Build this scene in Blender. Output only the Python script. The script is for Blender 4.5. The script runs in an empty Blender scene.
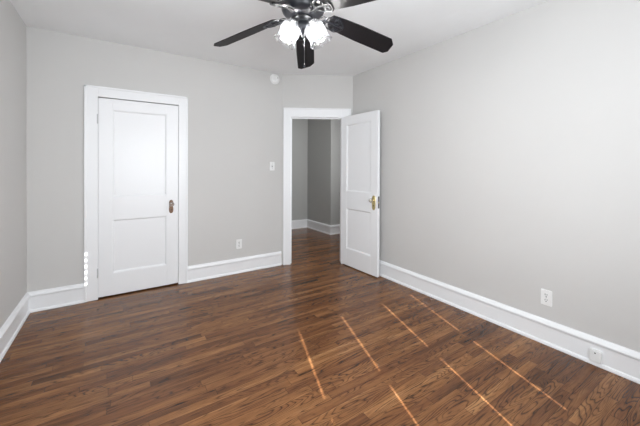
import bpy, bmesh, math, random
from mathutils import Vector, Matrix
random.seed(4)
sc = bpy.context.scene
COL = sc.collection

# ------------------------------------------------------------------ camera
CAMZ = 1.3364
cd = bpy.data.cameras.new('camera')
cam = bpy.data.objects.new('camera', cd); COL.objects.link(cam)
cr = Vector((0.83506274, -0.55013957, 0.00408332))
cu = Vector((-3.46331052e-04, 6.89646541e-03, 9.99976159e-01))
cf = Vector((0.55015461, 0.83504425, -0.00556845))
m = Matrix((cr, cu, -cf)).transposed().to_4x4()
m.translation = Vector((0, 0, CAMZ))
cam.matrix_world = m
cd.sensor_width = 36.0
cd.lens = 306.5489 / 640 * 36
cd.shift_y = -(213 - 169.27) / 640
cd.clip_start = 0.02
sc.camera = cam

# ------------------------------------------------------------------ world, sun, window light, exposure
w = bpy.data.worlds.new('world'); sc.world = w; w.use_nodes = True
w.node_tree.nodes['Background'].inputs[0].default_value = (0.75, 0.86, 1.0, 1)
w.node_tree.nodes['Background'].inputs[1].default_value = 1.0
sc.view_settings.view_transform = 'Standard'
sc.view_settings.look = 'None'
sc.view_settings.gamma = 1.0
sc.view_settings.exposure = 1.44

SUN_E = math.radians(37)
sh = Vector((0.33, 1.0)).normalized()
sd = Vector((sh.x * math.cos(SUN_E), sh.y * math.cos(SUN_E), -math.sin(SUN_E)))
l = bpy.data.lights.new('sun', 'SUN'); l.energy = 8.0; l.angle = math.radians(0.4); l.color = (1.0, 0.97, 0.98)
o = bpy.data.objects.new('sun', l); COL.objects.link(o)
o.rotation_euler = sd.to_track_quat('-Z', 'Y').to_euler(); o.location = (-2, -6, 6)

def area(name, loc, direction, sx, sy, e, col=(1, 1, 1)):
    l = bpy.data.lights.new(name, 'AREA'); l.shape = 'RECTANGLE'; l.size = sx; l.size_y = sy
    l.energy = e; l.color = col
    o = bpy.data.objects.new(name, l); COL.objects.link(o)
    o.location = loc; o.rotation_euler = Vector(direction).to_track_quat('-Z', 'Y').to_euler()
    return o
# added spot standing in for a sun glint outside, through the edge of the window shade, onto the door casing
l = bpy.data.lights.new('outdoor_glint', 'SPOT'); l.energy = 4500; l.spot_size = math.radians(1.6); l.spot_blend = 0.0; l.shadow_soft_size = 0.01
o = bpy.data.objects.new('outdoor_glint', l); COL.objects.link(o)
gs, gt = Vector((0.3695 + 0.1505 * 8.56, -9.0, 1.3 + 0.224 * 8.56)), Vector((0.3695, -0.44, 1.3))
o.location = gs; o.rotation_euler = (gt - gs).to_track_quat('-Z', 'Y').to_euler()
# daylight coming through the shades behind the camera and through the side window
area('daylight_front', (0.75, -0.36, 1.55), (0, 1, 0.22), 1.5, 1.2, 32.5, (0.90, 0.95, 1.0))
area('daylight_side', (-0.62, 0.75, 1.5), (1, 0.25, -0.1), 1.2, 1.3, 8, (0.90, 0.95, 1.0))
# daylight in the hallway beyond the open door
area('daylight_hall', (3.3, 3.6, 1.7), (-0.9, 1, -0.05), 0.4, 1.2, 8, (0.97, 0.98, 1.0))

# ------------------------------------------------------------------ node helpers and materials
def newmat(name):
    mt = bpy.data.materials.new(name); mt.use_nodes = True
    nt = mt.node_tree; b = nt.nodes['Principled BSDF']
    return mt, nt, b
def N(nt, t, **k):
    n = nt.nodes.new(t)
    for a, v in k.items(): setattr(n, a, v)
    return n
def setin(nt, sock, v):
    if hasattr(v, 'links') or isinstance(v, bpy.types.NodeSocket): nt.links.new(v, sock)
    else: sock.default_value = v
def M(nt, op, a, b=0.0, c=None):
    n = N(nt, 'ShaderNodeMath', operation=op)
    setin(nt, n.inputs[0], a); setin(nt, n.inputs[1], b)
    if c is not None: setin(nt, n.inputs[2], c)
    return n.outputs[0]
def noise(nt, vec, scale=5, detail=2, rough=0.5, dist=0.0):
    n = N(nt, 'ShaderNodeTexNoise'); setin(nt, n.inputs['Vector'], vec)
    n.inputs['Scale'].default_value = scale; n.inputs['Detail'].default_value = detail
    n.inputs['Roughness'].default_value = rough; n.inputs['Distortion'].default_value = dist
    return n.outputs['Fac']
def comb(nt, x, y, z):
    n = N(nt, 'ShaderNodeCombineXYZ')
    for i, v in enumerate((x, y, z)): setin(nt, n.inputs[i], v)
    return n.outputs[0]
def ramp(nt, fac, stops):
    n = N(nt, 'ShaderNodeValToRGB'); setin(nt, n.inputs[0], fac)
    els = n.color_ramp.elements
    while len(els) < len(stops): els.new(0.5)
    for e, (p, c) in zip(els, stops):
        e.position = p; e.color = (*c, 1) if len(c) == 3 else c
    return n.outputs[0]
def mixc(nt, f, a, b, mode='MIX'):
    n = N(nt, 'ShaderNodeMix', data_type='RGBA', blend_type=mode)
    setin(nt, n.inputs[0], f)
    for i, v in ((6, a), (7, b)):
        if isinstance(v, bpy.types.NodeSocket): nt.links.new(v, n.inputs[i])
        else: n.inputs[i].default_value = (*v, 1)
    return n.outputs[2]
def bump(nt, b, h, strength, dist):
    n = N(nt, 'ShaderNodeBump'); n.inputs['Strength'].default_value = strength; n.inputs['Distance'].default_value = dist
    nt.links.new(h, n.inputs['Height']); nt.links.new(n.outputs[0], b.inputs['Normal'])

def paint(name, col, rough, var=0.02, bs=0.1, scale=60, bd=0.002):
    mt, nt, b = newmat(name)
    tc = N(nt, 'ShaderNodeTexCoord').outputs['Object']
    n1 = noise(nt, tc, 1.3, 3)
    c = ramp(nt, n1, [(0.3, tuple(x * (1 - var) for x in col)), (0.7, tuple(min(1, x * (1 + var)) for x in col))])
    nt.links.new(c, b.inputs['Base Color'])
    b.inputs['Roughness'].default_value = rough
    bump(nt, b, noise(nt, tc, scale, 4, 0.6), bs, bd)
    return mt
def plain(name, col, rough, metal=0.0, spec=0.5, coat=0.0):
    mt, nt, b = newmat(name)
    tc = N(nt, 'ShaderNodeTexCoord').outputs['Object']
    n1 = noise(nt, tc, 25, 2)
    nt.links.new(ramp(nt, n1, [(0.3, tuple(x * 0.96 for x in col)), (0.7, col)]), b.inputs['Base Color'])
    b.inputs['Roughness'].default_value = rough; b.inputs['Metallic'].default_value = metal
    b.inputs['Specular IOR Level'].default_value = spec; b.inputs['Coat Weight'].default_value = coat
    return mt

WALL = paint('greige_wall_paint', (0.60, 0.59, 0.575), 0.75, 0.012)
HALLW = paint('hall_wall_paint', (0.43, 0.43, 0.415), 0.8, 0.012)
CEIL = paint('ceiling_paint', (0.85, 0.86, 0.865), 0.9, 0.03, 0.35, 9, 0.01)
TRIM = paint('white_trim_paint', (0.86, 0.865, 0.875), 0.35, 0.006, 0.05, 20, 0.001)
HPAINT = plain('painted_hinge', (0.55, 0.55, 0.56), 0.4)
PLAST = plain('white_plastic', (0.85, 0.85, 0.84), 0.35)
DARK = plain('dark_slot', (0.02, 0.02, 0.02), 0.6)
BRONZE = plain('aged_bronze', (0.16, 0.10, 0.07), 0.35, 1.0)
BRASS = plain('antique_brass', (0.62, 0.50, 0.24), 0.3, 1.0)
STEEL = plain('dull_steel', (0.20, 0.19, 0.185), 0.4, 1.0)
NICKEL = plain('chain_nickel', (0.16, 0.16, 0.16), 0.25, 1.0)
BLADE = plain('black_blade_finish', (0.009, 0.008, 0.009), 0.5, 0.0, 0.22, 0.0)
BLACK = plain('black_cast_metal', (0.010, 0.011, 0.014), 0.3, 0.0, 0.35, 0.0)
SHADE = plain('window_shade_cloth', (0.75, 0.74, 0.70), 0.8)
GROUT = plain('shadow_gap', (0.03, 0.025, 0.02), 0.9)

def glassmat():
    mt, nt, b = newmat('ribbed_clear_glass')
    out = nt.nodes['Material Output']
    b.inputs['Base Color'].default_value = (0.97, 0.98, 1, 1)
    b.inputs['Roughness'].default_value = 0.08
    b.inputs['Transmission Weight'].default_value = 1.0
    b.inputs['IOR'].default_value = 1.45
    tr = N(nt, 'ShaderNodeBsdfTranslucent'); tr.inputs[0].default_value = (0.33, 0.34, 0.36, 1)
    tp = N(nt, 'ShaderNodeBsdfTransparent')
    mx = N(nt, 'ShaderNodeMixShader'); mx.inputs[0].default_value = 0.88
    nt.links.new(tr.outputs[0], mx.inputs[1]); nt.links.new(tp.outputs[0], mx.inputs[2])
    m2 = N(nt, 'ShaderNodeMixShader')
    sw = noise(nt, N(nt, 'ShaderNodeTexCoord').outputs['Object'], 26, 2, 0.5, 2.5)
    nt.links.new(ramp(nt, sw, [(0.42, (0.35,) * 3), (0.52, (0.95,) * 3), (0.62, (0.4,) * 3)]), m2.inputs[0])
    nt.links.new(mx.outputs[0], m2.inputs[1]); nt.links.new(b.outputs[0], m2.inputs[2])
    nt.links.new(m2.outputs[0], out.inputs[0])
    tc = N(nt, 'ShaderNodeTexCoord').outputs['Object']
    bump(nt, b, noise(nt, tc, 45, 3, 0.6), 0.5, 0.004)
    return mt
GLASS = glassmat()
def crystal():
    mt, nt, b = newmat('clear_glass_knob')
    b.inputs['Base Color'].default_value = (0.95, 0.93, 0.9, 1); b.inputs['Roughness'].default_value = 0.05
    b.inputs['Transmission Weight'].default_value = 0.85; b.inputs['IOR'].default_value = 1.5
    return mt
CRYSTAL = crystal()
def bulbmat():
    mt, nt, b = newmat('lit_bulb')
    b.inputs['Emission Color'].default_value = (1, 0.97, 0.93, 1); b.inputs['Emission Strength'].default_value = 0.7
    return mt
BULB = bulbmat()

def floormat():
    mt, nt, b = newmat('dark_stained_oak_strips')
    tc = N(nt, 'ShaderNodeTexCoord').outputs['Object']
    sp = N(nt, 'ShaderNodeSeparateXYZ'); nt.links.new(tc, sp.inputs[0])
    x, y = sp.outputs[0], sp.outputs[1]
    W = 0.0572
    yr = M(nt, 'DIVIDE', y, W); row = M(nt, 'FLOOR', yr); fy = M(nt, 'FRACT', yr)
    wn = N(nt, 'ShaderNodeTexWhiteNoise', noise_dimensions='1D'); nt.links.new(row, wn.inputs['W'])
    wn1 = N(nt, 'ShaderNodeTexWhiteNoise', noise_dimensions='1D'); nt.links.new(M(nt, 'ADD', row, 317.3), wn1.inputs['W'])
    L = M(nt, 'ADD', M(nt, 'MULTIPLY', wn1.outputs[0], 0.7), 0.55)
    xr = M(nt, 'DIVIDE', M(nt, 'ADD', x, M(nt, 'MULTIPLY', wn.outputs[0], 9.0)), L)
    ix = M(nt, 'FLOOR', xr); fx = M(nt, 'MULTIPLY', M(nt, 'FRACT', xr), L)
    wn2 = N(nt, 'ShaderNodeTexWhiteNoise', noise_dimensions='2D'); nt.links.new(comb(nt, row, ix, 0), wn2.inputs['Vector'])
    rnd = wn2.outputs['Value']
    sc2 = N(nt, 'ShaderNodeSeparateColor'); nt.links.new(wn2.outputs['Color'], sc2.inputs[0])
    r2, r3 = sc2.outputs[1], sc2.outputs[2]
    off = M(nt, 'MULTIPLY', rnd, 60.0)
    # cathedral figure: contour lines of a stretched noise, different in every strip
    gx = M(nt, 'ADD', M(nt, 'MULTIPLY', x, 1.15), off)
    gy = M(nt, 'ADD', M(nt, 'MULTIPLY', y, 10.0), M(nt, 'MULTIPLY', off, 0.37))
    base = noise(nt, comb(nt, gx, gy, off), 1.0, 2.0, 0.45, 0.25)
    fine = noise(nt, comb(nt, M(nt, 'MULTIPLY', x, 9), M(nt, 'MULTIPLY', y, 70), off), 1.0, 3, 0.6)
    rings = M(nt, 'FRACT', M(nt, 'ADD', M(nt, 'MULTIPLY', base, 24.0), M(nt, 'MULTIPLY', fine, 0.5)))
    tri = M(nt, 'ABSOLUTE', M(nt, 'SUBTRACT', M(nt, 'MULTIPLY', rings, 2), 1))      # 1 at ring borders
    line = M(nt, 'POWER', tri, 3.6)
    patch = noise(nt, comb(nt, M(nt, 'ADD', M(nt, 'MULTIPLY', x, 2.0), off), M(nt, 'MULTIPLY', y, 9), 3.0), 1.0, 2)
    patchm = N(nt, 'ShaderNodeMapRange'); nt.links.new(patch, patchm.inputs[0])
    patchm.inputs[1].default_value = 0.36; patchm.inputs[2].default_value = 0.5
    linem = M(nt, 'MULTIPLY', M(nt, 'MULTIPLY', line, patchm.outputs[0]), M(nt, 'ADD', M(nt, 'MULTIPLY', r2, 0.4), 0.7))
    pore = noise(nt, comb(nt, M(nt, 'MULTIPLY', x, 14), M(nt, 'MULTIPLY', y, 260), off), 1.0, 3, 0.7)
    porem = N(nt, 'ShaderNodeMapRange'); nt.links.new(pore, porem.inputs[0])
    porem.inputs[1].default_value = 0.50; porem.inputs[2].default_value = 0.72
    tone = M(nt, 'ADD', M(nt, 'ADD', M(nt, 'MULTIPLY', rnd, 0.19), M(nt, 'MULTIPLY', noise(nt, comb(nt, M(nt, 'MULTIPLY', x, 0.9), M(nt, 'MULTIPLY', y, 7.0), 5.0), 1.0, 3, 0.6), 0.22)), M(nt, 'MULTIPLY', noise(nt, comb(nt, M(nt, 'MULTIPLY', x, 1.5), M(nt, 'MULTIPLY', y, 14), off), 1.0, 3, 0.6), 0.62))
    colr = ramp(nt, tone, [(0.28, (0.060, 0.023, 0.009)), (0.46, (0.155, 0.062, 0.023)), (0.62, (0.26, 0.114, 0.041)), (0.80, (0.42, 0.215, 0.088))])
    c = mixc(nt, M(nt, 'MULTIPLY', porem.outputs[0], 0.6), colr, (0.035, 0.016, 0.010))
    c = mixc(nt, M(nt, 'MULTIPLY', linem, 0.95), c, (0.008, 0.004, 0.003))
    seam_y = M(nt, 'LESS_THAN', M(nt, 'MINIMUM', fy, M(nt, 'SUBTRACT', 1.0, fy)), 0.016)
    seam_x = M(nt, 'LESS_THAN', fx, 0.0022)
    seam = M(nt, 'MAXIMUM', seam_y, seam_x)
    c = mixc(nt, M(nt, 'MULTIPLY', seam, 0.7), c, (0.012, 0.007, 0.005))
    nt.links.new(c, b.inputs['Base Color'])
    rg = M(nt, 'ADD', M(nt, 'MULTIPLY', fine, 0.16), 0.15)
    nt.links.new(rg, b.inputs['Roughness'])
    b.inputs['Specular IOR Level'].default_value = 0.3
    hgt = M(nt, 'SUBTRACT', M(nt, 'MULTIPLY', fine, 0.25), M(nt, 'ADD', M(nt, 'MULTIPLY', linem, 0.5), M(nt, 'MULTIPLY', seam, 1.0)))
    bump(nt, b, hgt, 0.12, 0.0008)
    return mt
FLOOR = floormat()

# ------------------------------------------------------------------ mesh helpers
def obj(name, bm, mat, parent=None, smooth=False, bevel=0.0):
    me = bpy.data.meshes.new(name)
    bmesh.ops.recalc_face_normals(bm, faces=bm.faces)
    bm.to_mesh(me); bm.free()
    for mm in (mat if isinstance(mat, (list, tuple)) else [mat]): me.materials.append(mm)
    if smooth:
        for p in me.polygons: p.use_smooth = True
    o = bpy.data.objects.new(name, me); COL.objects.link(o)
    if bevel:
        bv = o.modifiers.new('bevel', 'BEVEL'); bv.width = bevel; bv.segments = 2; bv.limit_method = 'ANGLE'
    if smooth:
        o.modifiers.new('edges', 'EDGE_SPLIT').split_angle = math.radians(40)
    if parent: o.parent = parent
    return o
def struct(o): o['kind'] = 'structure'; return o
def tag(o, label, cat, group=None):
    o['label'] = label; o['category'] = cat
    if group: o['group'] = group
    return o
def empty(name, loc, rz=0):
    o = bpy.data.objects.new(name, None); COL.objects.link(o); o.location = loc; o.rotation_euler = (0, 0, rz)
    o.empty_display_size = 0.05
    return o
def bx(bm, x0, y0, z0, x1, y1, z1, mt=None):
    vs = [bm.verts.new(((x0, x1)[i & 1], (y0, y1)[i >> 1 & 1], (z0, z1)[i >> 2 & 1])) for i in range(8)]
    fs = []
    for f in ((0, 2, 3, 1), (4, 5, 7, 6), (0, 1, 5, 4), (2, 6, 7, 3), (0, 4, 6, 2), (1, 3, 7, 5)):
        fs.append(bm.faces.new([vs[i] for i in f]))
    if mt is not None:
        for f in fs: f.material_index = mt
    return vs
def box(*a):
    bm = bmesh.new(); bx(bm, *a); return bm
def prism(bm, pts, z0, z1):
    a = [bm.verts.new((p[0], p[1], z0)) for p in pts]; b_ = [bm.verts.new((p[0], p[1], z1)) for p in pts]
    bm.faces.new(a[::-1]); bm.faces.new(b_)
    for i in range(len(pts)):
        j = (i + 1) % len(pts); bm.faces.new((a[i], a[j], b_[j], b_[i]))
def lathe(bm, prof, seg=32, mat=Matrix(), rib=None):
    rings = []
    for k, (r, z) in enumerate(prof):
        ring = []
        for i in range(seg):
            a = 2 * math.pi * i / seg
            rr = r * (1 + (rib(a, k / (len(prof) - 1)) if rib else 0))
            ring.append(bm.verts.new(mat @ Vector((rr * math.cos(a), rr * math.sin(a), z))))
        rings.append(ring)
    for A, B in zip(rings, rings[1:]):
        for i in range(seg):
            j = (i + 1) % seg; bm.faces.new((A[i], A[j], B[j], B[i]))
    return rings
def caps(bm, rings):
    bm.faces.new(rings[0][::-1]); bm.faces.new(rings[-1])
def tube(bm, pts, r, seg=8, flat=1.0):
    pts = [Vector(p) for p in pts]; rings = []
    for i, p in enumerate(pts):
        t = (pts[min(i + 1, len(pts) - 1)] - pts[max(i - 1, 0)]).normalized()
        up = Vector((0, 0, 1)) if abs(t.z) < 0.95 else Vector((1, 0, 0))
        s = t.cross(up).normalized(); u = s.cross(t).normalized()
        rr = r[i] if isinstance(r, (list, tuple)) else r
        rings.append([bm.verts.new(p + s * rr * math.cos(2 * math.pi * k / seg) + u * rr * flat * math.sin(2 * math.pi * k / seg)) for k in range(seg)])
    for A, B in zip(rings, rings[1:]):
        for i in range(seg):
            j = (i + 1) % seg; bm.faces.new((A[i], A[j], B[j], B[i]))
    caps(bm, rings)
def align(loc, axis):
    q = Vector(axis).to_track_quat('Z', 'Y'); mt = q.to_matrix().to_4x4(); mt.translation = Vector(loc); return mt

# ------------------------------------------------------------------ room shell
XL, YB, XR, YF, H, T = -0.697, 3.808, 2.732, -0.45, 2.614, 0.12
K = Vector((1.875, YB)); Q = Vector((XR, 3.321))
D = (Q - K).normalized(); LD = (Q - K).length
NI = Vector((D.y, -D.x))                    # towards the room
def dw(s, n): return K + D * s + NI * n     # point in the frame of the diagonal wall
HXR, HYA, HXB, HYC, HXL = 5.2, 5.88, 3.54, 4.98, 1.7

struct(obj('floor', box(XL - T, YF - T, -0.05, HXR, HYA + 0.3, 0.0), FLOOR))
struct(obj('ceiling', box(XL - T, YF - T, H, HXR + T, HYA + 0.3, H + 0.1), CEIL))
struct(obj('wall_left', box(XL - T, YF - T, 0, XL, YB + T, H), WALL))
# back wall with the opening for the closed door
D1A, D1B, DTOP = -0.172, 0.578, 2.042
bm = bmesh.new()
bx(bm, XL, YB, 0, D1A - 0.004, YB + T, H); bx(bm, D1B + 0.004, YB, 0, K.x + 0.06, YB + T, H)
bx(bm, D1A - 0.004, YB, DTOP, D1B + 0.004, YB + T, H)
bmesh.ops.remove_doubles(bm, verts=bm.verts, dist=1e-5)
struct(obj('wall_back', bm, WALL))
struct(obj('wall_closet', box(D1A - 0.15, YB + T + 0.02, 0, D1B + 0.15, YB + T + 0.08, H), WALL))
S0, S1, OTOP = 0.122, 0.834, 2.035
bm = bmesh.new()
def dpr(bm, s0, s1, n0, n1, z0, z1): prism(bm, [dw(s0, n0), dw(s1, n0), dw(s1, n1), dw(s0, n1)], z0, z1)
dpr(bm, 0.0, S0, 0, -T, 0, H); dpr(bm, S1, LD + 0.03, 0, -T, 0, H); dpr(bm, S0, S1, 0, -T, OTOP, H)
struct(obj('wall_diagonal', bm, WALL))
struct(obj('wall_right', box(XR, YF - T, 0, XR + T, 3.321 + 0.02, H), WALL))
# front wall, behind the camera, with two window openings
WZ0, WZ1 = 0.865, 2.145
wins = [(0.362, 0.818), (1.300, 1.719)]
bm = bmesh.new(); x = XL
for a, b_ in wins:
    bx(bm, x, YF - T, 0, a - 0.09, YF, H); x = b_ + 0.09
    bx(bm, a - 0.09, YF - T, 0, b_ + 0.09, YF, WZ0 - 0.03); bx(bm, a - 0.09, YF - T, WZ1 + 0.03, b_ + 0.09, YF, H)
bx(bm, x, YF - T, 0, XR, YF, H)
struct(obj('wall_front', bm, WALL))
for k, (a, b_) in enumerate(wins):
    bm = bmesh.new(); s = 0.013
    y0, y1 = YF, YF + 0.012
    bx(bm, a - 0.12, y0, WZ0 - 0.10, a, y1, WZ1 + 0.10); bx(bm, b_, y0, WZ0 - 0.10, b_ + 0.12, y1, WZ1 + 0.10)
    bx(bm, a, y0, WZ1, b_, y1, WZ1 + 0.10); bx(bm, a, y0, WZ0 - 0.10, b_, y1, WZ0)
    bx(bm, a, y0, 1.41, b_, y1, 1.505)
    wobj = struct(obj('window_%d' % (k + 1), bm, TRIM))
    bm = box(a + s + 0.003, YF + 0.014, WZ0 - 0.02, b_ - s + 0.003, YF + 0.016, WZ1 + 0.03)
    if k == 0:                                          # tabs added across the gap to break the glint into dots
        for j in range(7): bx(bm, a - 0.002, YF + 0.0135, 1.190 + j * 0.040, a + s + 0.003, YF + 0.0165, 1.208 + j * 0.040)
    obj('window_shade', bm, SHADE, wobj)

# hallway seen through the open door
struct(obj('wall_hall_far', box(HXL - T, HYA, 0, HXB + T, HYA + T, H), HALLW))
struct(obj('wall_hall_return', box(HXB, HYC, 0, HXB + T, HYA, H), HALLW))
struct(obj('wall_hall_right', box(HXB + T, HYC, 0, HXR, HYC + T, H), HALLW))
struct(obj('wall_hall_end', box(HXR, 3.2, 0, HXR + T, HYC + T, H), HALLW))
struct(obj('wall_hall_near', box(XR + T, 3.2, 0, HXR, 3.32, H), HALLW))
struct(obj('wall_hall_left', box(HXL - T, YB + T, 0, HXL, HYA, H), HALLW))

# ------------------------------------------------------------------ trim
def profile_run(bm, p0, p1, nrm, prof, e0=0, e1=0):
    p0 = Vector(p0); p1 = Vector(p1); t = (p1 - p0).normalized(); n = Vector(nrm)
    A = [bm.verts.new((*(p0 + n * d + t * d * e0), z)) for d, z in prof]
    B = [bm.verts.new((*(p1 + n * d - t * d * e1), z)) for d, z in prof]
    for i in range(len(prof) - 1): bm.faces.new((A[i], A[i + 1], B[i + 1], B[i]))
    bm.faces.new(A); bm.faces.new(B[::-1])
BP = [(0, 0), (0.028, 0), (0.028, 0.010), (0.024, 0.020), (0.016, 0.025), (0.016, 0.139), (0.009, 0.140), (0.009, 0.1445), (0.026, 0.146),
      (0.027, 0.156), (0.022, 0.166), (0.014, 0.178), (0.006, 0.184), (0, 0.185)]
def base(name, runs):
    bm = bmesh.new()
    for r in runs: profile_run(bm, *r[:3], BP, *r[3:])
    return struct(obj(name, bm, TRIM))
C1A, C1B = -0.275, 0.668
base('baseboard_left', [((XL, YF), (XL, YB), (1, 0), 0, 1)])
base('baseboard_back', [((XL, YB), (C1A, YB), (0, -1), 1, 0), ((C1B, YB), (K.x, YB), (0, -1), 0, 0.27)])
base('baseboard_right', [((XR, 3.30), (XR, YF), (-1, 0), 0.3, 0)])
base('baseboard_hall', [((HXL, HYA), (HXB, HYA), (0, -1), 0, 1), ((HXB, HYA), (HXB, HYC), (-1, 0), 1, -1), ((HXB, HYC), (HXR, HYC), (0, -1), -1, 0)])

def casing(name, P, a, b_, oa, ob, top, otop, rabbet):
    """P(s, n) -> world xy; casing boards with a raised back band and jamb lining"""
    bm = bmesh.new()
    def q(s0, s1, n0, n1, z0, z1): prism(bm, [P(s0, n0), P(s1, n0), P(s1, n1), P(s0, n1)], z0, z1)
    q(oa, a + 0.004, 0, 0.020, 0, otop); q(b_ - 0.004, ob, 0, 0.020, 0, otop); q(a + 0.004, b_ - 0.004, 0, 0.020, top - 0.004, otop)
    bb = 0.016
    q(oa - 0.003, oa + bb, 0.0, 0.030, 0, otop); q(ob - bb, ob + 0.003, 0.0, 0.030, 0, otop); q(oa - 0.003, ob + 0.003, 0.0, 0.030, otop - bb, otop + 0.003)
    return struct(obj(name, bm, TRIM, bevel=0.003))
def P1(s, n): return Vector((s, YB - n))
casing('trim_1', P1, D1A, D1B, C1A, C1B, DTOP, 2.138, 0)
casing('trim_2', dw, S0, S1, 0.030, 0.955, OTOP, 2.150, 0)
# jamb linings of the open doorway
bm = bmesh.new()
def q(s0, s1, n0, n1, z0, z1): prism(bm, [dw(s0, n0), dw(s1, n0), dw(s1, n1), dw(s0, n1)], z0, z1)
q(S0 - 0.001, S0 + 0.006, 0.004, -T - 0.01, 0, OTOP); q(S1 - 0.006, S1 + 0.001, -0.002, -T - 0.01, 0, OTOP); q(S0, S1, 0.004, -T - 0.01, OTOP - 0.006, OTOP + 0.001)
q(S0 + 0.006, S0 + 0.018, -0.045, -0.075, 0, OTOP - 0.006); q(S0 + 0.006, S1 - 0.006, -0.045, -0.075, OTOP - 0.018, OTOP - 0.006)
struct(obj('trim_3', bm, TRIM))
bm = bmesh.new()
bx(bm, D1A - 0.004, YB + 0.045, 0, D1A + 0.010, YB + 0.09, DTOP); bx(bm, D1B - 0.010, YB + 0.045, 0, D1B + 0.004, YB + 0.09, DTOP)
bx(bm, D1A, YB + 0.045, DTOP - 0.014, D1B, YB + 0.09, DTOP)
struct(obj('trim_4', bm, TRIM))

# ------------------------------------------------------------------ doors (local: x 0..w, z, front face at y=0, body to +y)
def door(name, w_, h, t, loc, rz, st=0.118):
    rails = [(0.0, 0.225), (0.775, 1.005), (1.905, h)]
    bm = bmesh.new()
    bx(bm, 0, 0, 0, st, t, h); bx(bm, w_ - st, 0, 0, w_, t, h)
    for a, b_ in rails: bx(bm, st, 0, a, w_ - st, t, b_)
    bmesh.ops.remove_doubles(bm, verts=bm.verts, dist=1e-5)
    d = struct(obj(name, bm, TRIM, bevel=0.0025)); d.location = loc; d.rotation_euler = (0, 0, rz)
    for a, b_ in ((0.225, 0.775), (1.005, 1.905)):
        bm = bmesh.new(); i = 0.014
        # recessed flat panel with a stepped moulding all round, both faces
        for y0, y1, y2 in ((0.003, 0.012, 0.014), (t - 0.003, t - 0.012, t - 0.014)):
            loops = []
            for k, y in ((0, y0), (i * 0.35, y0), (i * 0.6, (y0 + y1) / 2), (i, y1), (i + 0.004, y2)):
                loops.append([bm.verts.new(v) for v in ((st + k, y, a + k), (w_ - st - k, y, a + k), (w_ - st - k, y, b_ - k), (st + k, y, b_ - k))])
            for A, B in zip(loops, loops[1:]):
                for j in range(4):
                    jj = (j + 1) % 4; bm.faces.new((A[j], A[jj], B[jj], B[j]))
            bm.faces.new(loops[-1])
        obj('door_panel', bm, TRIM, d)
    return d
def hinge(d, x, y, z, mat):
    bm = bmesh.new()
    rs = lathe(bm, [(0.002, -0.050), (0.005, -0.048), (0.0065, -0.045), (0.0065, 0.045), (0.005, 0.048), (0.002, 0.050)], 10); caps(bm, rs)
    h = obj('hinge', bm, mat, d, smooth=True); h.location = (x, y, z)
def hardware(d, x, z, mat, kmat, plate_h=0.15, fancy=True, side=-1, y0=0.0, pw=0.024):
    bm = bmesh.new()
    n = 22; pts = []
    for i in range(n):
        a = 2 * math.pi * i / n; sx, sz = math.cos(a), math.sin(a)
        k = abs(sz)
        wd = pw * (1.0 - 0.28 * k ** 6) * (1 - (0.22 * math.exp(-((sz - 0.1) / 0.25) ** 2) if fancy else 0))
        pts.append((wd * (abs(sx) ** 0.45) * (1 if sx > 0 else -1), plate_h / 2 * (abs(sz) ** 0.8) * (1 if sz > 0 else -1)))
    A = [bm.verts.new((px, 0, pz)) for px, pz in pts]; B = [bm.verts.new((px * 0.9, side * 0.004, pz * 0.96)) for px, pz in pts]
    for i in range(n):
        j = (i + 1) % n; bm.faces.new((A[i], A[j], B[j], B[i]))
    bm.faces.new(B)
    p = obj('knob_plate', bm, mat, d); p.location = (x, y0, z - 0.03)
    bm = bmesh.new(); bx(bm, -0.003, -0.0008, -0.009, 0.003, 0.0008, 0.004)
    rs = lathe(bm, [(0.0045, -0.0008), (0.0045, 0.0008)], 10, align((0, 0, 0.006), (0, side, 0))); caps(bm, rs)
    kh = obj('keyhole', bm, DARK, p); kh.location = (0, side * 0.0048, -0.035)
    bm = bmesh.new()
    rs = lathe(bm, [(0.017, 0.003), (0.014, 0.008), (0.009, 0.012), (0.008, 0.026), (0.013, 0.030)], 20, align((x, y0, z), (0, side, 0))); caps(bm, rs)
    obj('knob_rose', bm, mat, d, smooth=True)
    bm = bmesh.new()
    rs = lathe(bm, [(0.010, 0.028), (0.020, 0.034), (0.027, 0.044), (0.026, 0.054), (0.018, 0.062), (0.006, 0.064)], 8, align((x, y0, z), (0, side, 0))); caps(bm, rs)
    obj('door_knob', bm, kmat, d)

W1 = D1B - D1A - 0.012
d1 = door('door_1', W1, 2.014, 0.036, (D1A + 0.006, YB - 0.006, 0.016), 0)
for z in (0.25, 1.80): hinge(d1, -0.006, -0.010, z, HPAINT)
hardware(d1, W1 - 0.072, 0.905, BRONZE, CRYSTAL)
bm = box(-0.004, 0.02, 0.0, 0.006, 0.08, 0.018)

A2 = Vector((2.592, 3.403)); ang = math.atan2(-math.cos(0.033), math.sin(0.033))
d2 = door('door_2', 0.700, 2.022, 0.036, (A2.x, A2.y, 0.012), ang)
# room-facing face: the local -y side must look towards -x
hardware(d2, 0.700 - 0.066, 0.925, BRASS, CRYSTAL, 0.18, False, side=-1, y0=0.0, pw=0.031)
bm = box(-0.0008, -0.012, -0.072, 0.0012, 0.012, 0.072); o = obj('latch_plate', bm, STEEL, d2); o.location = (0.700, 0.018, 0.905)
o['label'] = 'dull steel latch plate on the door edge'
bm = bmesh.new(); bx(bm, 0, -0.007, -0.008, 0.006, 0.007, 0.008); t_ = obj('latch_bolt', bm, BRASS, o)
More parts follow.
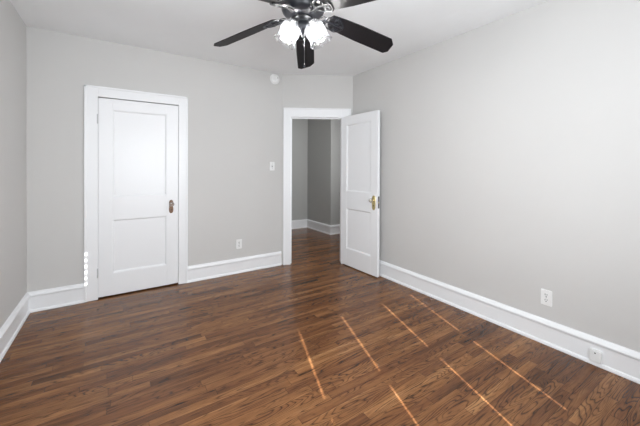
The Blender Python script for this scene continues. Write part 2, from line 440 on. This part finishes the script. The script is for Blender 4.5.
# ------------------------------------------------------------------ small fittings
def rplate(bm, w_, h, d, r=0.006):
    prof = []
    for cx, cz, a0 in ((w_ / 2 - r, h / 2 - r, 0), (-w_ / 2 + r, h / 2 - r, 90), (-w_ / 2 + r, -h / 2 + r, 180), (w_ / 2 - r, -h / 2 + r, 270)):
        for k in range(4):
            a = math.radians(a0 + 30 * k); prof.append((cx + r * math.cos(a), cz + r * math.sin(a)))
    L = []
    for s, y in ((1.0, 0), (1.0, -d * 0.5), (0.97, -d)):
        L.append([bm.verts.new((px * s, y, pz * s)) for px, pz in prof])
    n = len(prof)
    for A, B in zip(L, L[1:]):
        for i in range(n): bm.faces.new((A[i], A[(i + 1) % n], B[(i + 1) % n], B[i]))
    bm.faces.new(L[-1]); bm.faces.new(L[0][::-1])
def screw(parent, x, y, z):
    bm = bmesh.new(); rs = lathe(bm, [(0.0035, 0), (0.003, 0.0012)], 10, align((0, 0, 0), (0, -1, 0))); caps(bm, rs)
    o = obj('screw', bm, STEEL, parent); o.location = (x, y, z)
def outlet(loc, rz, label, group=None):
    t = empty('wall_outlet', loc, rz); tag(t, label, 'outlet')
    bm = bmesh.new(); rplate(bm, 0.074, 0.118, 0.006); obj('cover_plate', bm, PLAST, t)
    for dz in (0.020, -0.020):
        bm = bmesh.new(); rs = lathe(bm, [(0.0165, 0.004), (0.0165, 0.0078), (0.0158, 0.0082)], 24, align((0, 0, dz), (0, -1, 0))); caps(bm, rs)
        f = obj('receptacle', bm, PLAST, t)
        bm = bmesh.new()
        bx(bm, -0.0082, -0.0090, dz - 0.001, -0.0048, -0.0080, dz + 0.011); bx(bm, 0.0048, -0.0090, dz + 0.000, 0.0080, -0.0080, dz + 0.010)
        rs = lathe(bm, [(0.0036, 0.0080), (0.0036, 0.0090)], 10, align((0, 0, dz - 0.008), (0, -1, 0))); caps(bm, rs)
        obj('slots', bm, DARK, f)
    screw(t, 0, -0.006, 0)
    return t
outlet((1.282, YB, 0.362), 0, 'white duplex outlet low on the back wall between the two doors')
outlet((XR, 0.996, 0.351), -math.pi / 2, 'white duplex outlet on the right wall above the baseboard')
t = empty('light_switch', (1.734, YB, 1.352)); tag(t, 'white toggle light switch at shoulder height left of the open doorway', 'light switch')
bm = bmesh.new(); rplate(bm, 0.072, 0.116, 0.006); obj('cover_plate', bm, PLAST, t)
bm = bmesh.new(); bx(bm, -0.006, -0.0068, -0.013, 0.006, -0.0055, 0.013); obj('switch_slot', bm, STEEL, t)
bm = bmesh.new(); bx(bm, -0.004, -0.018, 0.000, 0.004, -0.006, 0.010); obj('toggle', bm, PLAST, t, bevel=0.001)
for dz in (0.03, -0.03): screw(t, 0, -0.006, dz)

t = empty('smoke_detector', (1.766, YB, 2.528)); tag(t, 'round white smoke detector high on the back wall near the ceiling', 'smoke detector')
bm = bmesh.new(); rs = lathe(bm, [(0.066, 0), (0.069, 0.003), (0.069, 0.012), (0.066, 0.014)], 40, align((0, 0, 0), (0, -1, 0))); caps(bm, rs); obj('mounting_base', bm, PLAST, t, smooth=True)
bm = bmesh.new(); rs = lathe(bm, [(0.062, 0.014), (0.062, 0.024), (0.057, 0.032), (0.045, 0.037), (0.030, 0.038), (0.028, 0.035), (0.014, 0.035), (0.012, 0.039), (0.002, 0.039)], 40, align((0, 0, 0), (0, -1, 0))); caps(bm, rs); obj('detector_cover', bm, PLAST, t, smooth=True)
bm = bmesh.new(); rs = lathe(bm, [(0.007, 0.0), (0.007, 0.004)], 14, align((0.030, -0.0365, 0.012), (0, -1, 0))); caps(bm, rs); obj('test_button', bm, STEEL, t)

t = empty('phone_jack', (XR - 0.016, 0.699, 0.067), -math.pi / 2); tag(t, 'small white phone jack box mounted on the right baseboard', 'phone jack')
bm = bmesh.new(); rplate(bm, 0.064, 0.080, 0.024, 0.008); obj('jack_cover', bm, PLAST, t, bevel=0.0015)
bm = bmesh.new(); rs = lathe(bm, [(0.0045, 0), (0.004, 0.001)], 12, align((0, -0.024, 0.022), (0, -1, 0))); caps(bm, rs); obj('screw', bm, DARK, t)

# ------------------------------------------------------------------ ceiling fan
FC = Vector((1.0165, 1.7535)); FZ, FR, PH, PT, BW, DR = 2.375, 0.661, 1.001, -0.296, 0.140, 0.248
fan = empty('ceiling_fan', (FC.x, FC.y, H)); tag(fan, 'black five-blade ceiling fan with two lit glass shades and a pull chain', 'ceiling fan')
zc = lambda z: z - H
def flathe(name, prof, mat, seg=40, rib=None, parent=fan):
    bm = bmesh.new(); rs = lathe(bm, [(r, zc(z)) for r, z in prof], seg, rib=rib); caps(bm, rs)
    return obj(name, bm, mat, parent, smooth=True)
flathe('canopy', [(0.078, 2.614), (0.080, 2.600), (0.070, 2.575), (0.050, 2.555), (0.030, 2.545), (0.028, 2.520)], BLACK)
flathe('downrod', [(0.014, 2.545), (0.014, 2.485)], BLACK, 16)
flathe('motor_housing', [(0.030, 2.500), (0.060, 2.492), (0.100, 2.478), (0.132, 2.455), (0.140, 2.440), (0.140, 2.428), (0.134, 2.422), (0.138, 2.412), (0.142, 2.400),
                         (0.142, 2.372), (0.134, 2.352), (0.116, 2.334), (0.090, 2.322), (0.070, 2.316)], BLACK)
flathe('switch_housing', [(0.068, 2.318), (0.070, 2.306), (0.058, 2.298), (0.050, 2.285), (0.056, 2.270), (0.060, 2.255), (0.054, 2.238), (0.038, 2.226),
                          (0.022, 2.218), (0.012, 2.206), (0.010, 2.196), (0.003, 2.190)], BLACK)

def B3(a, u, v, dz=0.0):
    return Vector((u * math.cos(a) - v * math.sin(a), u * math.sin(a) + v * math.cos(a), zc(FZ) + PT * v - DR * u + dz))
def make_blade():
    bm = bmesh.new(); th = 0.006; u0 = 0.185; c = 0.022; hw = BW / 2
    out = [(u0 + 0.012, -hw * 0.78), (u0 + 0.10, -hw * 0.92), (0.40, -hw), (FR - 0.034, -hw), (FR, -hw + 0.036), (FR, hw - 0.030), (FR - 0.026, hw),
           (0.40, hw), (u0 + 0.10, hw * 0.92), (u0 + 0.012, hw * 0.78), (u0, hw * 0.5), (u0, -hw * 0.5)]
    A = [bm.verts.new(B3(0, u, v, th / 2)) for u, v in out]; B = [bm.verts.new(B3(0, u, v, -th / 2)) for u, v in out]
    bm.faces.new(A); bm.faces.new(B[::-1]); n = len(out)
    for i in range(n): bm.faces.new((A[i], A[(i + 1) % n], B[(i + 1) % n], B[i]))
    return bm
def make_iron():
    bm = bmesh.new(); dz = -0.011
    def arc(pts, r, fl=0.45):
        # smooth polyline (Catmull-Rom)
        P = [Vector(p) for p in pts]; P = [P[0] * 2 - P[1]] + P + [P[-1] * 2 - P[-2]]; res = []
        for i in range(1, len(P) - 2):
            for k in range(6):
                t = k / 6; p0, p1, p2, p3 = P[i - 1], P[i], P[i + 1], P[i + 2]
                res.append(0.5 * ((2 * p1) + (p2 - p0) * t + (2 * p0 - 5 * p1 + 4 * p2 - p3) * t * t + (3 * p1 - p0 - 3 * p2 + p3) * t ** 3))
        res.append(P[-2]); tube(bm, res, r, 8, fl)
    f = lambda u, v, k=0.0: B3(0, u, v, dz + k)
    arc([(0.085, 0, zc(2.322)), (0.115, 0, zc(2.318)), f(0.150, 0, -0.006), f(0.19, 0), f(0.285, 0)], 0.010)
    for s in (-1, 1):
        arc([f(0.145, 0.006 * s, -0.006), f(0.165, 0.036 * s, -0.004), f(0.205, 0.052 * s), f(0.240, 0.040 * s), f(0.245, 0.022 * s), f(0.225, 0.016 * s), f(0.215, 0.028 * s)], 0.0075)
        arc([f(0.205, 0.052 * s), f(0.235, 0.058 * s), f(0.262, 0.040 * s), f(0.285, 0.004 * s)], 0.0065)
        arc([f(0.120, 0.012 * s, -0.004), f(0.135, 0.030 * s, 0.0), f(0.160, 0.028 * s, -0.004), f(0.158, 0.012 * s, -0.006)], 0.006)
    for u, v in ((0.275, 0), (0.225, 0.040), (0.225, -0.040)):
        rs = lathe(bm, [(0.010, -0.004), (0.012, 0.0), (0.010, 0.006)], 12, Matrix.Translation(f(u, v))); caps(bm, rs)
    return bm
b0 = obj('fan_blade', make_blade(), BLADE, fan); i0 = obj('blade_iron', make_iron(), BLACK, fan, smooth=True)
for k in range(5):
    for src in (b0, i0):
        o = src if k == 0 else src.copy()
        if k: COL.objects.link(o); o.parent = fan
        o.rotation_euler = (0, 0, PH + k * 2 * math.pi / 5)

lat = Vector((cf.y, -cf.x, 0)).normalized()
fw = Vector((cf.x, cf.y, 0)).normalized()
c0 = Vector((0, 0, 0))
for s in (-1, 1):
    neck = lat * (0.050 * s) + Vector((0, 0, zc(2.295))) - fw * 0.01
    ax = (lat * (0.50 * s) + Vector((0, 0, -1.0)) - fw * 0.05).normalized()
    bm = bmesh.new(); tube(bm, [lat * (0.02 * s) + Vector((0, 0, zc(2.282))), lat * (0.040 * s) + Vector((0, 0, zc(2.298))), neck - ax * 0.012, neck + ax * 0.01], [0.010, 0.009, 0.011, 0.014], 10)
    rs = lathe(bm, [(0.012, -0.016), (0.024, -0.010), (0.028, 0.004), (0.028, 0.018), (0.024, 0.020)], 20, align(neck, ax)); caps(bm, rs)
    arm = obj('light_arm', bm, BLACK, fan, smooth=True)
    bm = bmesh.new()
    prof = [(0.028, 0.000), (0.038, 0.006), (0.052, 0.020), (0.062, 0.042), (0.065, 0.066), (0.062, 0.092), (0.060, 0.112), (0.063, 0.128), (0.070, 0.142), (0.072, 0.145),
            (0.068, 0.1435), (0.060, 0.129), (0.057, 0.112), (0.059, 0.092), (0.062, 0.066), (0.059, 0.044), (0.049, 0.024), (0.035, 0.010), (0.025, 0.004)]
    prof = [(r * 1.05, z * 1.10) for r, z in prof]
    lathe(bm, prof, 64, align(neck, ax), rib=lambda a, t: 0.018 * math.cos(16 * a) * math.sin(math.pi * (1 - abs(2 * t - 1))) + (0.035 * math.cos(8 * a) if 0.38 < t < 0.6 else 0))
    sh_ = obj('glass_shade', bm, GLASS, fan, smooth=True)
    bm = bmesh.new(); rs = lathe(bm, [(0.010, 0.010), (0.013, 0.022), (0.013, 0.034), (0.019, 0.048), (0.024, 0.062), (0.025, 0.074), (0.021, 0.086), (0.013, 0.094), (0.003, 0.097)], 24, align(neck, ax)); caps(bm, rs)
    obj('light_bulb', bm, BULB, fan, smooth=True)
    pl_ = bpy.data.lights.new('bulb_light', 'POINT'); pl_.energy = 5.5; pl_.shadow_soft_size = 0.03; pl_.color = (1.0, 0.98, 0.96)
    po = bpy.data.objects.new('bulb_light', pl_); COL.objects.link(po); po.parent = fan; po.location = neck + ax * 0.114
bm = bmesh.new()
z = 2.20; cx = -fw * 0.0
ch = -fw * 0.045 + lat * 0.012
tube(bm, [ch + Vector((0, 0, zc(2.262))), ch + Vector((0, 0, zc(2.003)))], 0.0012, 6)
zz = 2.255
while zz > 2.006:
    bmesh.ops.create_icosphere(bm, subdivisions=1, radius=0.0020, matrix=Matrix.Translation(ch + Vector((0, 0, zc(zz))))); zz -= 0.0075
chain = obj('pull_chain', bm, NICKEL, fan)
bm = bmesh.new(); rs = lathe(bm, [(0.002, 0), (0.005, -0.004), (0.006, -0.012), (0.0045, -0.022), (0.002, -0.026)], 12, Matrix.Translation(ch + Vector((0, 0, zc(2.004))))); caps(bm, rs)
obj('chain_fob', bm, BLACK, chain, smooth=True)
